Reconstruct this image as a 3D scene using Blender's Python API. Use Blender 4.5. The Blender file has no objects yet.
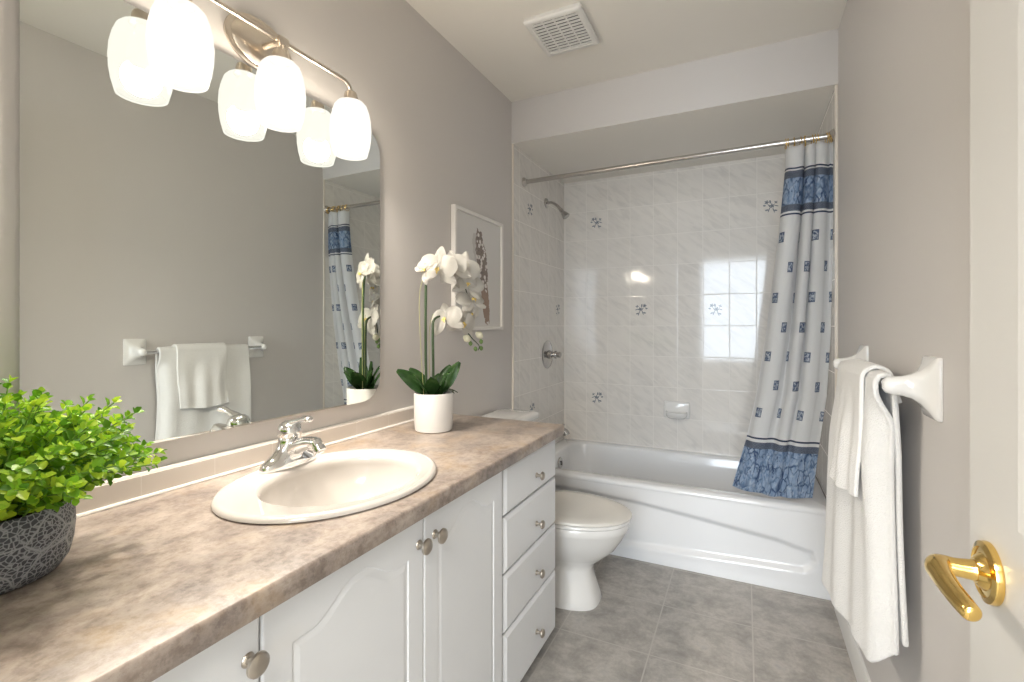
import bpy, bmesh, math, random
from mathutils import Vector, Matrix, noise as mnoise
PI = math.pi
random.seed(7)
SC = bpy.context.scene
COL = SC.collection
R = math.radians

# ------------------------------------------------------------------ camera, world, exposure
cam_d = bpy.data.cameras.new('camera'); cam = bpy.data.objects.new('camera', cam_d); COL.objects.link(cam)
cam.location = (1.1672, 0.0, 1.1946); cam.rotation_euler = (PI/2, 0, R(25.818))
cam_d.sensor_width = 36; cam_d.lens = 481.0*36/1024; cam_d.shift_y = -15.66/1024
cam_d.clip_start = 0.02
SC.camera = cam
SC.view_settings.view_transform = 'Standard'; SC.view_settings.look = 'None'
SC.view_settings.gamma = 1.0; SC.view_settings.use_curve_mapping = False
SC.view_settings.exposure = 0.50
W_ = bpy.data.worlds.new('world'); SC.world = W_; W_.use_nodes = True
W_.node_tree.nodes['Background'].inputs[0].default_value = (.75, .87, 1, 1)
W_.node_tree.nodes['Background'].inputs[1].default_value = 2.0

def area_light(name, loc, rot, sx, sy, e, color):
    l = bpy.data.lights.new(name, 'AREA'); l.shape = 'RECTANGLE'; l.size = sx; l.size_y = sy; l.energy = e; l.color = color
    o = bpy.data.objects.new(name, l); COL.objects.link(o); o.location = loc; o.rotation_euler = rot
    return o
# daylight at the window of the room beyond the doorway, plus an added soft fill light under that room's ceiling
area_light('window_daylight', (1.10, -2.52, 1.45), (PI/2, 0, 0), 1.5, 1.7, 66, (.80, .90, 1.0))
area_light('bedroom_fill_light', (1.1, -1.0, 2.40), (0, 0, 0), .9, .9, 45, (1.0, .94, .85))

# ------------------------------------------------------------------ dimensions
W = 1.52; ZC = 2.436; ZS = 2.2046; Y_S = 2.406; Y_B = 3.247; Y_E = -0.04; ZK = .825; TUB_Y = 2.482; TUB_Z = .39

# ------------------------------------------------------------------ mesh helpers (everything in world coordinates)
def box(bm, x0, x1, y0, y1, z0, z1, mi=0):
    v = [bm.verts.new(p) for p in [(x0,y0,z0),(x1,y0,z0),(x1,y1,z0),(x0,y1,z0),(x0,y0,z1),(x1,y0,z1),(x1,y1,z1),(x0,y1,z1)]]
    for f in [(0,3,2,1),(4,5,6,7),(0,1,5,4),(1,2,6,5),(2,3,7,6),(3,0,4,7)]:
        bm.faces.new([v[i] for i in f]).material_index = mi
def loft(bm, rings, cap0=True, cap1=True, closed=True, mi=0):
    vs = [[bm.verts.new(p) for p in r] for r in rings]
    n = len(vs[0])
    for a, b in zip(vs, vs[1:]):
        for i in range(n if closed else n-1):
            j = (i+1) % n
            bm.faces.new((a[i], a[j], b[j], b[i])).material_index = mi
    if cap0: bm.faces.new(list(reversed(vs[0]))).material_index = mi
    if cap1: bm.faces.new(vs[-1]).material_index = mi
    return vs
def lathe(bm, prof, o=(0,0,0), axis=(0,0,1), seg=32, cap0=True, cap1=True, sx=1, sy=1, mi=0, xdir=None):
    o = Vector(o); a = Vector(axis).normalized()
    if xdir is None:
        xdir = Vector((1,0,0)) if abs(a.x) < .9 else Vector((0,1,0))
    u = (Vector(xdir) - a*a.dot(Vector(xdir))).normalized(); w = a.cross(u)
    rings = [[o + a*z + u*(r*sx*math.cos(2*PI*i/seg)) + w*(r*sy*math.sin(2*PI*i/seg)) for i in range(seg)] for r, z in prof]
    return loft(bm, rings, cap0, cap1, mi=mi)
def tube(bm, pts, r, seg=12, mi=0, flat=1.0):
    pts = [Vector(p) for p in pts]; n = len(pts)
    rs = r if isinstance(r, (list, tuple)) else [r]*n
    rings = []; u = None
    for i, p in enumerate(pts):
        t = (pts[min(i+1, n-1)] - pts[max(i-1, 0)]).normalized()
        if u is None:
            u = Vector((0,0,1)) if abs(t.z) < .9 else Vector((1,0,0))
        u = (u - t*t.dot(u)).normalized(); w = t.cross(u)
        rings.append([p + u*(rs[i]*flat*math.cos(2*PI*k/seg)) + w*(rs[i]*math.sin(2*PI*k/seg)) for k in range(seg)])
    return loft(bm, rings, mi=mi)
def bez(pts, n=16):
    """Catmull-Rom through pts"""
    P = [Vector(p) for p in pts]; out = []
    for i in range(len(P)-1):
        a, b, c, d = P[max(i-1,0)], P[i], P[i+1], P[min(i+2, len(P)-1)]
        for k in range(n):
            t = k/n
            out.append(.5*((2*b)+(c-a)*t+(2*a-5*b+4*c-d)*t*t+(3*b-a-3*c+d)*t**3))
    out.append(P[-1]); return out
def grid(bm, nu, nv, fn, mi=0, uvfn=None):
    vs = [[bm.verts.new(fn(i/nu, j/nv)) for j in range(nv+1)] for i in range(nu+1)]
    lay = bm.loops.layers.uv.verify() if uvfn else None
    for i in range(nu):
        for j in range(nv):
            f = bm.faces.new((vs[i][j], vs[i+1][j], vs[i+1][j+1], vs[i][j+1])); f.material_index = mi
            if lay:
                for l, (a, b) in zip(f.loops, ((i,j),(i+1,j),(i+1,j+1),(i,j+1))): l[lay].uv = uvfn(a/nu, b/nv)
    return vs
def rrect(cx, cy, hx, hy, r, n=8):
    out = []
    for qx, qy, a0 in ((1,1,0),(-1,1,90),(-1,-1,180),(1,-1,270)):
        for k in range(n+1):
            a = R(a0 + 90*k/n); out.append((cx+qx*(hx-r)+r*math.cos(a), cy+qy*(hy-r)+r*math.sin(a)))
    return out
def sstep(a, b, x):
    t = max(0, min(1, (x-a)/(b-a))); return t*t*(3-2*t)

def NB(): return bmesh.new()
ROOT = {}
def obj(name, bm, mats, parent=None, ang=35, bevel=0, bseg=2, origin=None, recalc=True):
    """link the bmesh as ONE object; parts keep the origin of their thing"""
    if recalc: bmesh.ops.recalc_face_normals(bm, faces=bm.faces[:])
    if parent is not None: o0 = ROOT[parent.name]
    elif origin is not None: o0 = Vector(origin)
    else:
        xs = [v.co for v in bm.verts]
        lo = Vector([min(c[i] for c in xs) for i in range(3)]); hi = Vector([max(c[i] for c in xs) for i in range(3)])
        o0 = Vector(((lo.x+hi.x)/2, (lo.y+hi.y)/2, lo.z))
    for v in bm.verts: v.co -= o0
    me = bpy.data.meshes.new(name); bm.to_mesh(me); bm.free()
    for m in (mats if isinstance(mats, (list, tuple)) else [mats]): me.materials.append(m)
    for p in me.polygons: p.use_smooth = True
    if ang < 180: me.set_sharp_from_angle(angle=R(ang))
    o = bpy.data.objects.new(name, me); COL.objects.link(o)
    if parent is not None: o.parent = parent
    else: o.location = o0
    ROOT[o.name] = o0
    if bevel:
        b = o.modifiers.new('bevel', 'BEVEL'); b.width = bevel; b.segments = bseg; b.limit_method = 'ANGLE'; b.angle_limit = R(40); b.harden_normals = False
    return o
def thing(name, label, cat, loc, group=None):
    o = bpy.data.objects.new(name, None); COL.objects.link(o); o.location = loc; o.empty_display_size = .05
    ROOT[o.name] = Vector(loc)
    return tag(o, label, cat, group)
def tag(o, label, cat, group=None):
    o['label'] = label; o['category'] = cat
    if group: o['group'] = group
    return o
def struct(name, bm, m, parent=None, **k):
    k.setdefault('ang', 30)
    if parent is None: k.setdefault('origin', (0,0,0))
    o = obj(name, bm, m, parent, **k)
    if parent is None: o['kind'] = 'structure'
    return o

# ------------------------------------------------------------------ material helpers
class NT:
    def __init__(s, name):
        s.m = bpy.data.materials.new(name); s.m.use_nodes = True; s.t = s.m.node_tree; s.n = s.t.nodes
        s.p = s.n['Principled BSDF']; s.out = s.n['Material Output']; s._c = None
    def node(s, t, **ins):
        n = s.n.new(t)
        for k, v in ins.items():
            if hasattr(n, k) and k not in n.inputs: setattr(n, k, v); continue
            s.set(n.inputs[k.replace('_', ' ')] if k.replace('_', ' ') in n.inputs else n.inputs[k], v)
        return n
    def set(s, sock, v):
        if isinstance(v, bpy.types.NodeSocket): s.t.links.new(v, sock)
        elif isinstance(v, bpy.types.Node): s.t.links.new(v.outputs[0], sock)
        else:
            if isinstance(v, tuple) and len(v) == 3 and sock.type == 'RGBA': v = (*v, 1)
            sock.default_value = v
    def obco(s):
        if s._c is None: s._c = s.n.new('ShaderNodeTexCoord')
        return s._c.outputs['Object']
    def uv(s):
        if s._c is None: s._c = s.n.new('ShaderNodeTexCoord')
        return s._c.outputs['UV']
    def math(s, op, a, b=0, c=0):
        n = s.n.new('ShaderNodeMath'); n.operation = op
        for i, v in enumerate((a, b, c)): s.set(n.inputs[i], v)
        return n.outputs[0]
    def mix(s, f, a, b, mode='MIX'):
        n = s.n.new('ShaderNodeMix'); n.data_type = 'RGBA'; n.blend_type = mode
        s.set(n.inputs[0], f); s.set(n.inputs[6], a); s.set(n.inputs[7], b); return n.outputs[2]
    def noise(s, scale, detail=3, rough=.5, vec=None, dist=0):
        n = s.n.new('ShaderNodeTexNoise'); s.set(n.inputs['Vector'], vec or s.obco())
        n.inputs['Scale'].default_value = scale; n.inputs['Detail'].default_value = detail
        n.inputs['Roughness'].default_value = rough; n.inputs['Distortion'].default_value = dist
        return n.outputs['Fac']
    def voro(s, scale, feature='F1', vec=None, out='Distance', rnd=1):
        n = s.n.new('ShaderNodeTexVoronoi'); n.feature = feature; s.set(n.inputs['Vector'], vec or s.obco())
        n.inputs['Scale'].default_value = scale; n.inputs['Randomness'].default_value = rnd; return n.outputs[out]
    def ramp(s, f, stops):
        n = s.n.new('ShaderNodeValToRGB'); s.set(n.inputs[0], f); e = n.color_ramp.elements
        while len(e) < len(stops): e.new(.5)
        for x, (p, c) in zip(e, stops):
            x.position = p; x.color = (*c, 1) if len(c) == 3 else c
        return n.outputs[0]
    def mapping(s, scale=(1,1,1), rot=(0,0,0), loc=(0,0,0), vec=None):
        n = s.n.new('ShaderNodeMapping'); s.set(n.inputs[0], vec or s.obco())
        n.inputs['Scale'].default_value = scale; n.inputs['Rotation'].default_value = rot; n.inputs['Location'].default_value = loc
        return n.outputs[0]
    def bump(s, h, strength=.2, dist=.001):
        n = s.n.new('ShaderNodeBump'); n.inputs['Strength'].default_value = strength; n.inputs['Distance'].default_value = dist
        s.set(n.inputs['Height'], h); s.set(s.p.inputs['Normal'], n.outputs[0]); return n
    def P(s, **k):
        for a, v in k.items(): s.set(s.p.inputs[a.replace('_', ' ')], v)
        return s
def plain(name, c, rough=.4, metal=0, var=.03, vs=12, bump=0, bs=300, coat=0, sss=0, spec=.5):
    t = NT(name)
    d = tuple(max(0, x*(1-var)) for x in c); l = tuple(min(1, x*(1+var)) for x in c)
    t.P(Base_Color=t.mix(t.noise(vs), d, l), Roughness=rough, Metallic=metal, Coat_Weight=coat, Coat_Roughness=.05, Specular_IOR_Level=spec)
    if sss: t.P(Subsurface_Weight=sss, Subsurface_Radius=(.01,.008,.006), Subsurface_Scale=1.0)
    if bump: t.bump(t.noise(bs, 2), bump)
    return t.m

M = {}
M['wall'] = plain('grey_wall_paint', (.66,.633,.615), .55, var=.012, vs=3, bump=.08, bs=250)
M['ceiling'] = plain('ceiling_paint', (.85,.82,.765), .8, var=.01, vs=2, bump=.08, bs=180)
M['door'] = plain('off_white_door_paint', (.65,.635,.605), .35, var=.01)
M['white_paint'] = plain('white_trim_paint', (.80,.79,.765), .35, var=.01)
M['cab'] = plain('white_cabinet_foil', (.765,.78,.80), .32, var=.008)
M['gap'] = plain('cabinet_shadow_gap', (.30,.29,.28), .7)
M['china'] = plain('white_china', (.84,.83,.81), .08, var=.006, coat=.5)
M['biscuit'] = plain('cream_china', (.60,.563,.525), .12, var=.006, coat=.4)
M['tubm'] = plain('white_tub_enamel', (.84,.85,.865), .12, var=.006, coat=.4)
M['chrome'] = plain('chrome', (.86,.86,.86), .06, 1, var=.02)
M['chrome_dark'] = plain('chrome_dark_reflection', (.50,.49,.48), .10, 1, var=.04)  # dark surroundings mirrored in chrome, put into its base colour
M['rod'] = plain('dulled_chrome_rod', (.56,.54,.52), .22, 1, var=.03)
M['nickel'] = plain('brushed_nickel', (.50,.455,.40), .30, 1, var=.05, vs=60)
M['nickel_light'] = plain('satin_nickel', (.68,.61,.53), .28, 1, var=.04, vs=60)
M['brass'] = plain('polished_brass', (.86,.60,.20), .14, 1, var=.05, vs=30)
M['vent_shade'] = plain('vent_hollow_shade', (.05,.05,.05), .5)
M['soil'] = plain('dark_soil', (.035,.025,.018), .9, var=.5, vs=90, bump=.8, bs=120)
M['caulk'] = plain('white_caulk', (.84,.81,.76), .5, var=.02)
M['cream_edge'] = plain('cream_tile_edge', (.76,.70,.62), .3, var=.02)
M['petal_pot'] = plain('matte_white_ceramic', (.80,.785,.76), .45, var=.01)
M['frame_white'] = plain('white_picture_frame', (.84,.82,.79), .4, var=.01)
M['bedfloor'] = plain('bedroom_carpet', (.42,.38,.33), .95, var=.2, vs=90)
M['warm_lit_lid'] = plain('lid_warm_light_tint', (.82,.79,.735), .18, var=.006, coat=.3)  # beige cast of the warm light put into the lid's base colour
M['towel'] = None

def tile_mat(name, ax):
    """glossy white 15x20 cm wall tile with slanted grey streaks"""
    t = NT(name); sep = t.n.new('ShaderNodeSeparateXYZ'); t.set(sep.inputs[0], t.obco())
    u = sep.outputs[ax]; z = sep.outputs[2]
    off = .021 if ax == 0 else Y_B - .1515*20
    cu = t.math('DIVIDE', t.math('SUBTRACT', u, off), .1515); cz = t.math('DIVIDE', z, .1985)
    fu = t.math('FRACT', t.math('ADD', cu, 20)); fz = t.math('FRACT', cz)
    du = t.math('MULTIPLY', t.math('MINIMUM', fu, t.math('SUBTRACT', 1, fu)), .1515)
    dz = t.math('MULTIPLY', t.math('MINIMUM', fz, t.math('SUBTRACT', 1, fz)), .1985)
    d = t.math('MINIMUM', du, dz)
    grout = t.math('LESS_THAN', d, .0015)
    iu = t.math('FLOOR', t.math('ADD', cu, 20)); iz = t.math('FLOOR', cz)
    comb = t.n.new('ShaderNodeCombineXYZ'); t.set(comb.inputs[0], u); t.set(comb.inputs[1], z)
    t.set(comb.inputs[2], t.math('ADD', t.math('MULTIPLY', iu, .37), t.math('MULTIPLY', iz, .73)))
    rot = t.mapping(rot=(0,0,R(38)), vec=comb.outputs[0])
    st = t.mapping(scale=(9, 34, 1), vec=rot)
    n1 = t.noise(1.0, 4, .55, st, .6); n2 = t.noise(1.0, 2, .5, t.mapping(scale=(4,11,1), vec=rot))
    streak = t.ramp(n1, [(.42,(0,0,0)),(.66,(1,1,1))])
    big = t.ramp(n2, [(.32,(.2,.2,.2)),(.62,(1,1,1))])
    f = t.math('MULTIPLY', t.math('MULTIPLY', streak, big), .5)
    c = t.mix(f, (.84,.81,.77), (.62,.60,.575))
    c = t.mix(grout, c, (.88,.85,.81))
    t.P(Base_Color=c, Roughness=t.math('ADD', .07, t.math('MULTIPLY', grout, .5)), Specular_IOR_Level=.55)
    hgt = t.math('ADD', t.math('MULTIPLY', t.math('MINIMUM', d, .004), 250), t.math('MULTIPLY', t.noise(14, 2), .22))
    t.bump(hgt, .22, .001)
    return t.m
M['tile_back'] = tile_mat('wall_tile_back', 0); M['tile_side'] = tile_mat('wall_tile_side', 1)
M['sprig'] = plain('blue_grey_flower_print', (.22,.25,.29), .12, var=.3, vs=120)

def floor_mat():
    t = NT('grey_beige_floor_tile'); b = t.n.new('ShaderNodeTexBrick'); b.offset = 0; b.squash = 1
    mp = t.mapping(loc=(-(.854-.341*2), -(1.787-.341*5), 0))
    t.set(b.inputs['Vector'], mp)
    for k, v in dict(Scale=1, Brick_Width=.341, Row_Height=.341, Mortar_Size=.0028, Mortar_Smooth=.1, Bias=0).items():
        b.inputs[k.replace('_', ' ')].default_value = v
    b.inputs['Color1'].default_value = (1,1,1,1); b.inputs['Color2'].default_value = (.95,.95,.95,1)
    n1 = t.noise(10, 10, .70, dist=.2); n2 = t.noise(60, 5, .7); n3 = t.noise(3.5, 3, .5, t.mapping(loc=(3,7,0)))
    c = t.ramp(n1, [(.34,(.27,.25,.225)),(.47,(.40,.37,.335)),(.58,(.53,.495,.45)),(.72,(.40,.39,.38))])
    c = t.mix(t.math('MULTIPLY', t.ramp(n2, [(.35,(1,1,1)),(.6,(0,0,0))]), .35), c, (.24,.225,.21))
    c = t.mix(t.math('MULTIPLY', n3, .35), c, (.42,.415,.41))
    c = t.mix(1, c, b.outputs['Color'], 'MULTIPLY')
    c = t.mix(b.outputs['Fac'], c, (.49,.465,.43))
    t.P(Base_Color=c, Roughness=.42)
    t.bump(t.math('ADD', t.math('MULTIPLY', t.math('SUBTRACT', 1, b.outputs['Fac']), 1), t.math('MULTIPLY', n1, .35)), .35, .0012)
    return t.m
M['floor'] = floor_mat()

def counter_mat():
    t = NT('mottled_brown_laminate')
    mp = t.mapping(scale=(1, .62, 1), rot=(0,0,R(20)))
    n1 = t.noise(13, 10, .72, mp, .25); n2 = t.noise(15, 8, .68, t.mapping(loc=(4,2,1), scale=(1,.7,1), rot=(0,0,R(-15))), .2)
    n3 = t.noise(7, 3, .5, t.mapping(loc=(9,5,3))); n4 = t.noise(120, 4, .7); n5 = t.noise(40, 4, .6)
    c = t.ramp(n1, [(.34,(.13,.102,.09)),(.45,(.225,.178,.15)),(.53,(.345,.28,.235)),(.64,(.49,.42,.37))])
    c = t.mix(t.math('MULTIPLY', t.ramp(n2, [(.50,(0,0,0)),(.68,(1,1,1))]), .65), c, (.175,.150,.150))
    c = t.mix(t.math('MULTIPLY', t.ramp(n3, [(.54,(0,0,0)),(.68,(1,1,1))]), .55), c, (.42,.285,.15))
    c = t.mix(t.math('MULTIPLY', t.ramp(n5, [(.42,(0,0,0)),(.62,(1,1,1))]), .30), c, (.44,.37,.315))
    c = t.mix(t.math('MULTIPLY', n4, .25), c, (.16,.125,.105))
    g1 = t.ramp(t.noise(55, 8, .75), [(.44,(0,0,0)),(.54,(1,1,1))]); g2 = t.ramp(t.noise(70, 8, .75, t.mapping(loc=(2,8,5))), [(.54,(0,0,0)),(.62,(1,1,1))])
    c = t.mix(t.math('MULTIPLY', g1, .22), c, (.56,.49,.435)); c = t.mix(t.math('MULTIPLY', g2, .35), c, (.17,.135,.12))
    t.P(Base_Color=c, Roughness=.36)
    return t.m
M['counter'] = counter_mat()

def splash_mat():
    t = NT('beige_backsplash_tile'); sep = t.n.new('ShaderNodeSeparateXYZ'); t.set(sep.inputs[0], t.obco())
    f = t.math('FRACT', t.math('DIVIDE', t.math('SUBTRACT', sep.outputs[1], .578-1.58), .158))
    d = t.math('MINIMUM', f, t.math('SUBTRACT', 1, f))
    g = t.math('LESS_THAN', d, .007)
    c = t.mix(g, t.mix(t.noise(20, 4), (.71,.65,.59), (.75,.69,.63)), (.80,.75,.70))
    t.P(Base_Color=c, Roughness=.25); return t.m
M['splash'] = splash_mat()

def pot_mat():
    t = NT('cracked_charcoal_ceramic')
    mp = t.mapping(scale=(1,1,1.15)); nn = t.n.new('ShaderNodeTexNoise'); t.set(nn.inputs['Vector'], mp); nn.inputs['Scale'].default_value = 60
    vm = t.n.new('ShaderNodeVectorMath'); vm.operation = 'MULTIPLY_ADD'; t.set(vm.inputs[0], nn.outputs['Color']); vm.inputs[1].default_value = (.006,.006,.006); t.set(vm.inputs[2], mp)
    d = t.voro(145, 'DISTANCE_TO_EDGE', vm.outputs[0])
    d2 = t.voro(19, 'DISTANCE_TO_EDGE', t.mapping(loc=(.2,.1,.4), rot=(.5,.3,.2), vec=vm.outputs[0]))
    l1 = t.ramp(d, [(.04,(.9,.9,.9)),(.14,(0,0,0))]); l2 = t.ramp(d2, [(.008,(1,1,1)),(.035,(0,0,0))])
    f = t.math('MAXIMUM', l1, l2)
    n = t.noise(14, 3)
    c = t.mix(f, t.mix(n, (.038,.043,.055), (.085,.093,.11)), t.mix(n, (.27,.285,.31), (.42,.43,.45)))
    t.P(Base_Color=c, Roughness=.55); t.bump(f, .5, .0015); return t.m
M['pot'] = pot_mat()

def leaf_mat(name, c0, c1, c2, rough=.35, transl=.3, island=True):
    t = NT(name)
    if island:
        g = t.n.new('ShaderNodeNewGeometry'); f = g.outputs['Random Per Island']
        f = t.math('ADD', t.math('MULTIPLY', f, .75), t.math('MULTIPLY', t.noise(25, 2), .3))
    else: f = t.noise(30, 3)
    c = t.ramp(f, [(.12,c0),(.5,c1),(.9,c2)])
    t.P(Base_Color=c, Roughness=rough)
    tr = t.n.new('ShaderNodeBsdfTranslucent'); t.set(tr.inputs[0], c)
    mx = t.n.new('ShaderNodeMixShader'); mx.inputs[0].default_value = transl
    t.set(mx.inputs[1], t.p.outputs[0]); t.set(mx.inputs[2], tr.outputs[0]); t.set(t.out.inputs[0], mx.outputs[0])
    return t.m
M['foliage'] = leaf_mat('bright_green_leaf', (.05,.17,.012), (.22,.46,.02), (.56,.74,.05), .4, .35)
M['stem'] = plain('green_stem', (.16,.30,.05), .5)
M['orchid_leaf'] = leaf_mat('orchid_leaf', (.02,.058,.016), (.042,.105,.03), (.13,.21,.075), .25, .12, False)
M['orchid_stem'] = plain('orchid_stem', (.03,.058,.02), .4, var=.3)
M['stake'] = plain('pale_green_root', (.40,.40,.16), .5, var=.2)
M['petal'] = leaf_mat('white_petal', (.70,.68,.63), (.76,.74,.70), (.79,.78,.75), .5, .30, False)
M['lip'] = plain('yellow_lip', (.78,.60,.20), .5, var=.2, vs=60)
M['bud'] = plain('green_bud', (.13,.22,.06), .4, var=.3, vs=60)
M['cream_bud'] = plain('cream_bud', (.74,.72,.55), .45, var=.1, vs=60)

def towel_mat(name, c):
    t = NT(name); t.P(Base_Color=t.mix(t.noise(60, 4), tuple(x*.95 for x in c), c), Roughness=.95, Sheen_Weight=.3, Sheen_Roughness=.5)
    t.bump(t.math('ADD', t.noise(420, 3, .7), t.math('MULTIPLY', t.voro(300), .9)), .6, .0028); return t.m
M['towel'] = towel_mat('white_terry', (.87,.86,.84)); M['towel2'] = towel_mat('white_waffle_terry', (.88,.865,.84))

def curtain_mat():
    L = 1.575
    t = NT('blue_patterned_curtain'); sep = t.n.new('ShaderNodeSeparateXYZ'); t.set(sep.inputs[0], t.uv())
    U, V = sep.outputs[0], sep.outputs[1]       # metres across, metres down from the top
    def band(a, b, x=V): return t.math('MULTIPLY', t.math('GREATER_THAN', x, a), t.math('LESS_THAN', x, b))
    def union(*l):
        r = l[0]
        for q in l[1:]: r = t.math('MAXIMUM', r, q)
        return r
    comb = t.n.new('ShaderNodeCombineXYZ'); t.set(comb.inputs[0], U); t.set(comb.inputs[1], V)
    cv = comb.outputs[0]
    nz = t.n.new('ShaderNodeTexNoise'); t.set(nz.inputs['Vector'], cv); nz.inputs['Scale'].default_value = 22; nz.inputs['Detail'].default_value = 4
    vm = t.n.new('ShaderNodeVectorMath'); vm.operation = 'MULTIPLY_ADD'; t.set(vm.inputs[0], nz.outputs['Color']); vm.inputs[1].default_value = (.05,.05,.0); t.set(vm.inputs[2], cv)
    fl = t.mix(t.math('MULTIPLY', t.ramp(t.voro(19, 'DISTANCE_TO_EDGE', vm.outputs[0]), [(.02,(1,1,1)),(.11,(0,0,0))]), t.ramp(t.noise(14, 2, .5, cv), [(.38,(.25,.25,.25)),(.6,(1,1,1))])),
               t.ramp(t.noise(30, 4, .6, cv, 1.0), [(.30,(.16,.27,.46)),(.42,(.34,.47,.66)),(.56,(.47,.59,.75)),(.70,(.72,.80,.88))]), (.07,.13,.28))
    fl = t.mix(t.ramp(t.noise(26, 3, .6, t.mapping(loc=(3,1,0), vec=cv), .5), [(.60,(0,0,0)),(.68,(1,1,1))]), fl, (.06,.11,.25))
    base = t.mix(t.noise(6, 2), (.92,.92,.92), (.94,.94,.94))
    top = t.math('MAXIMUM', band(.096,.103), band(.296,.303))
    bot = t.math('MAXIMUM', band(L-.258,L-.250), band(L-.0,L-.0+.001))
    line = t.math('MAXIMUM', top, bot)
    key = union(band(.110,.142), band(.258,.287), band(L-.235,L-.203))
    ck = t.n.new('ShaderNodeTexChecker'); t.set(ck.inputs[0], cv); ck.inputs['Scale'].default_value = 190
    keyc = t.mix(ck.outputs['Fac'], (.05,.07,.13), (.32,.36,.43))
    flz = union(band(.142,.258), band(L-.203,L+.1))
    # staggered small squares
    rr = t.math('DIVIDE', t.math('SUBTRACT', V, .330), .1335)
    row = t.math('FLOOR', rr); fr = t.math('FRACT', rr)
    ush = t.math('ADD', U, t.math('MULTIPLY', t.math('MODULO', row, 2), .115))
    fu = t.math('FRACT', t.math('DIVIDE', ush, .23))
    du = t.math('MULTIPLY', t.math('ABSOLUTE', t.math('SUBTRACT', fu, .5)), .23)
    dv = t.math('MULTIPLY', t.math('ABSOLUTE', t.math('SUBTRACT', fr, .5)), .1335)
    ds = t.math('MAXIMUM', t.math('MULTIPLY', du, .85), dv)
    sq = t.math('MULTIPLY', t.math('LESS_THAN', ds, .0225), band(.33, L-.29))
    inner = t.math('LESS_THAN', ds, .0185)
    motif = t.ramp(t.noise(75, 3, .6, cv, .6), [(.46,(.13,.18,.30)),(.54,(.66,.71,.78))])
    sqc = t.mix(inner, (.13,.17,.27), motif)
    c = t.mix(flz, base, fl); c = t.mix(key, c, keyc); c = t.mix(line, c, (.05,.07,.14)); c = t.mix(sq, c, sqc)
    t.P(Base_Color=c, Roughness=.6)
    tr = t.n.new('ShaderNodeBsdfTranslucent'); t.set(tr.inputs[0], c)
    mx = t.n.new('ShaderNodeMixShader'); mx.inputs[0].default_value = .06
    t.set(mx.inputs[1], t.p.outputs[0]); t.set(mx.inputs[2], tr.outputs[0]); t.set(t.out.inputs[0], mx.outputs[0])
    return t.m
M['curtain'] = curtain_mat()

def glass_shade_mat():
    t = NT('opal_glass_lit')
    e = t.n.new('ShaderNodeEmission')
    t.set(e.inputs[0], t.mix(t.noise(5, 2), (1,.945,.85), (1,.955,.875))); e.inputs[1].default_value = SHADE_E
    tp = t.n.new('ShaderNodeBsdfTransparent'); tp.inputs[0].default_value = (1,.97,.9,1)
    m1 = t.n.new('ShaderNodeMixShader'); m1.inputs[0].default_value = .15
    t.set(m1.inputs[1], e.outputs[0]); t.set(m1.inputs[2], tp.outputs[0])
    gl = t.n.new('ShaderNodeBsdfGlossy'); gl.inputs['Roughness'].default_value = .15
    m2 = t.n.new('ShaderNodeMixShader'); m2.inputs[0].default_value = .04
    t.set(m2.inputs[1], m1.outputs[0]); t.set(m2.inputs[2], gl.outputs[0]); t.set(t.out.inputs[0], m2.outputs[0])
    return t.m
SHADE_E = .90; LAMP_W = 19.0
M['shade'] = glass_shade_mat()
def emis(name, c, s):
    t = NT(name); e = t.n.new('ShaderNodeEmission'); t.set(e.inputs[0], t.mix(t.noise(9), tuple(x*.98 for x in c), c)); e.inputs[1].default_value = s
    t.set(t.out.inputs[0], e.outputs[0]); return t.m
M['bulb'] = emis('lit_bulb', (1,.95,.86), .9)
def mirror_mat():
    t = NT('mirror_silver'); t.P(Base_Color=t.mix(t.noise(2), (.84,.875,.845), (.86,.89,.865)), Roughness=.0, Metallic=1.0); return t.m
M['mirror'] = mirror_mat()
def window_glass():
    t = NT('window_glass'); t.P(Base_Color=t.mix(t.noise(3), (.95,.98,1), (1,1,1)), Roughness=0.0, Transmission_Weight=1.0, IOR=1.01); return t.m
M['glass'] = window_glass()

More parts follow.
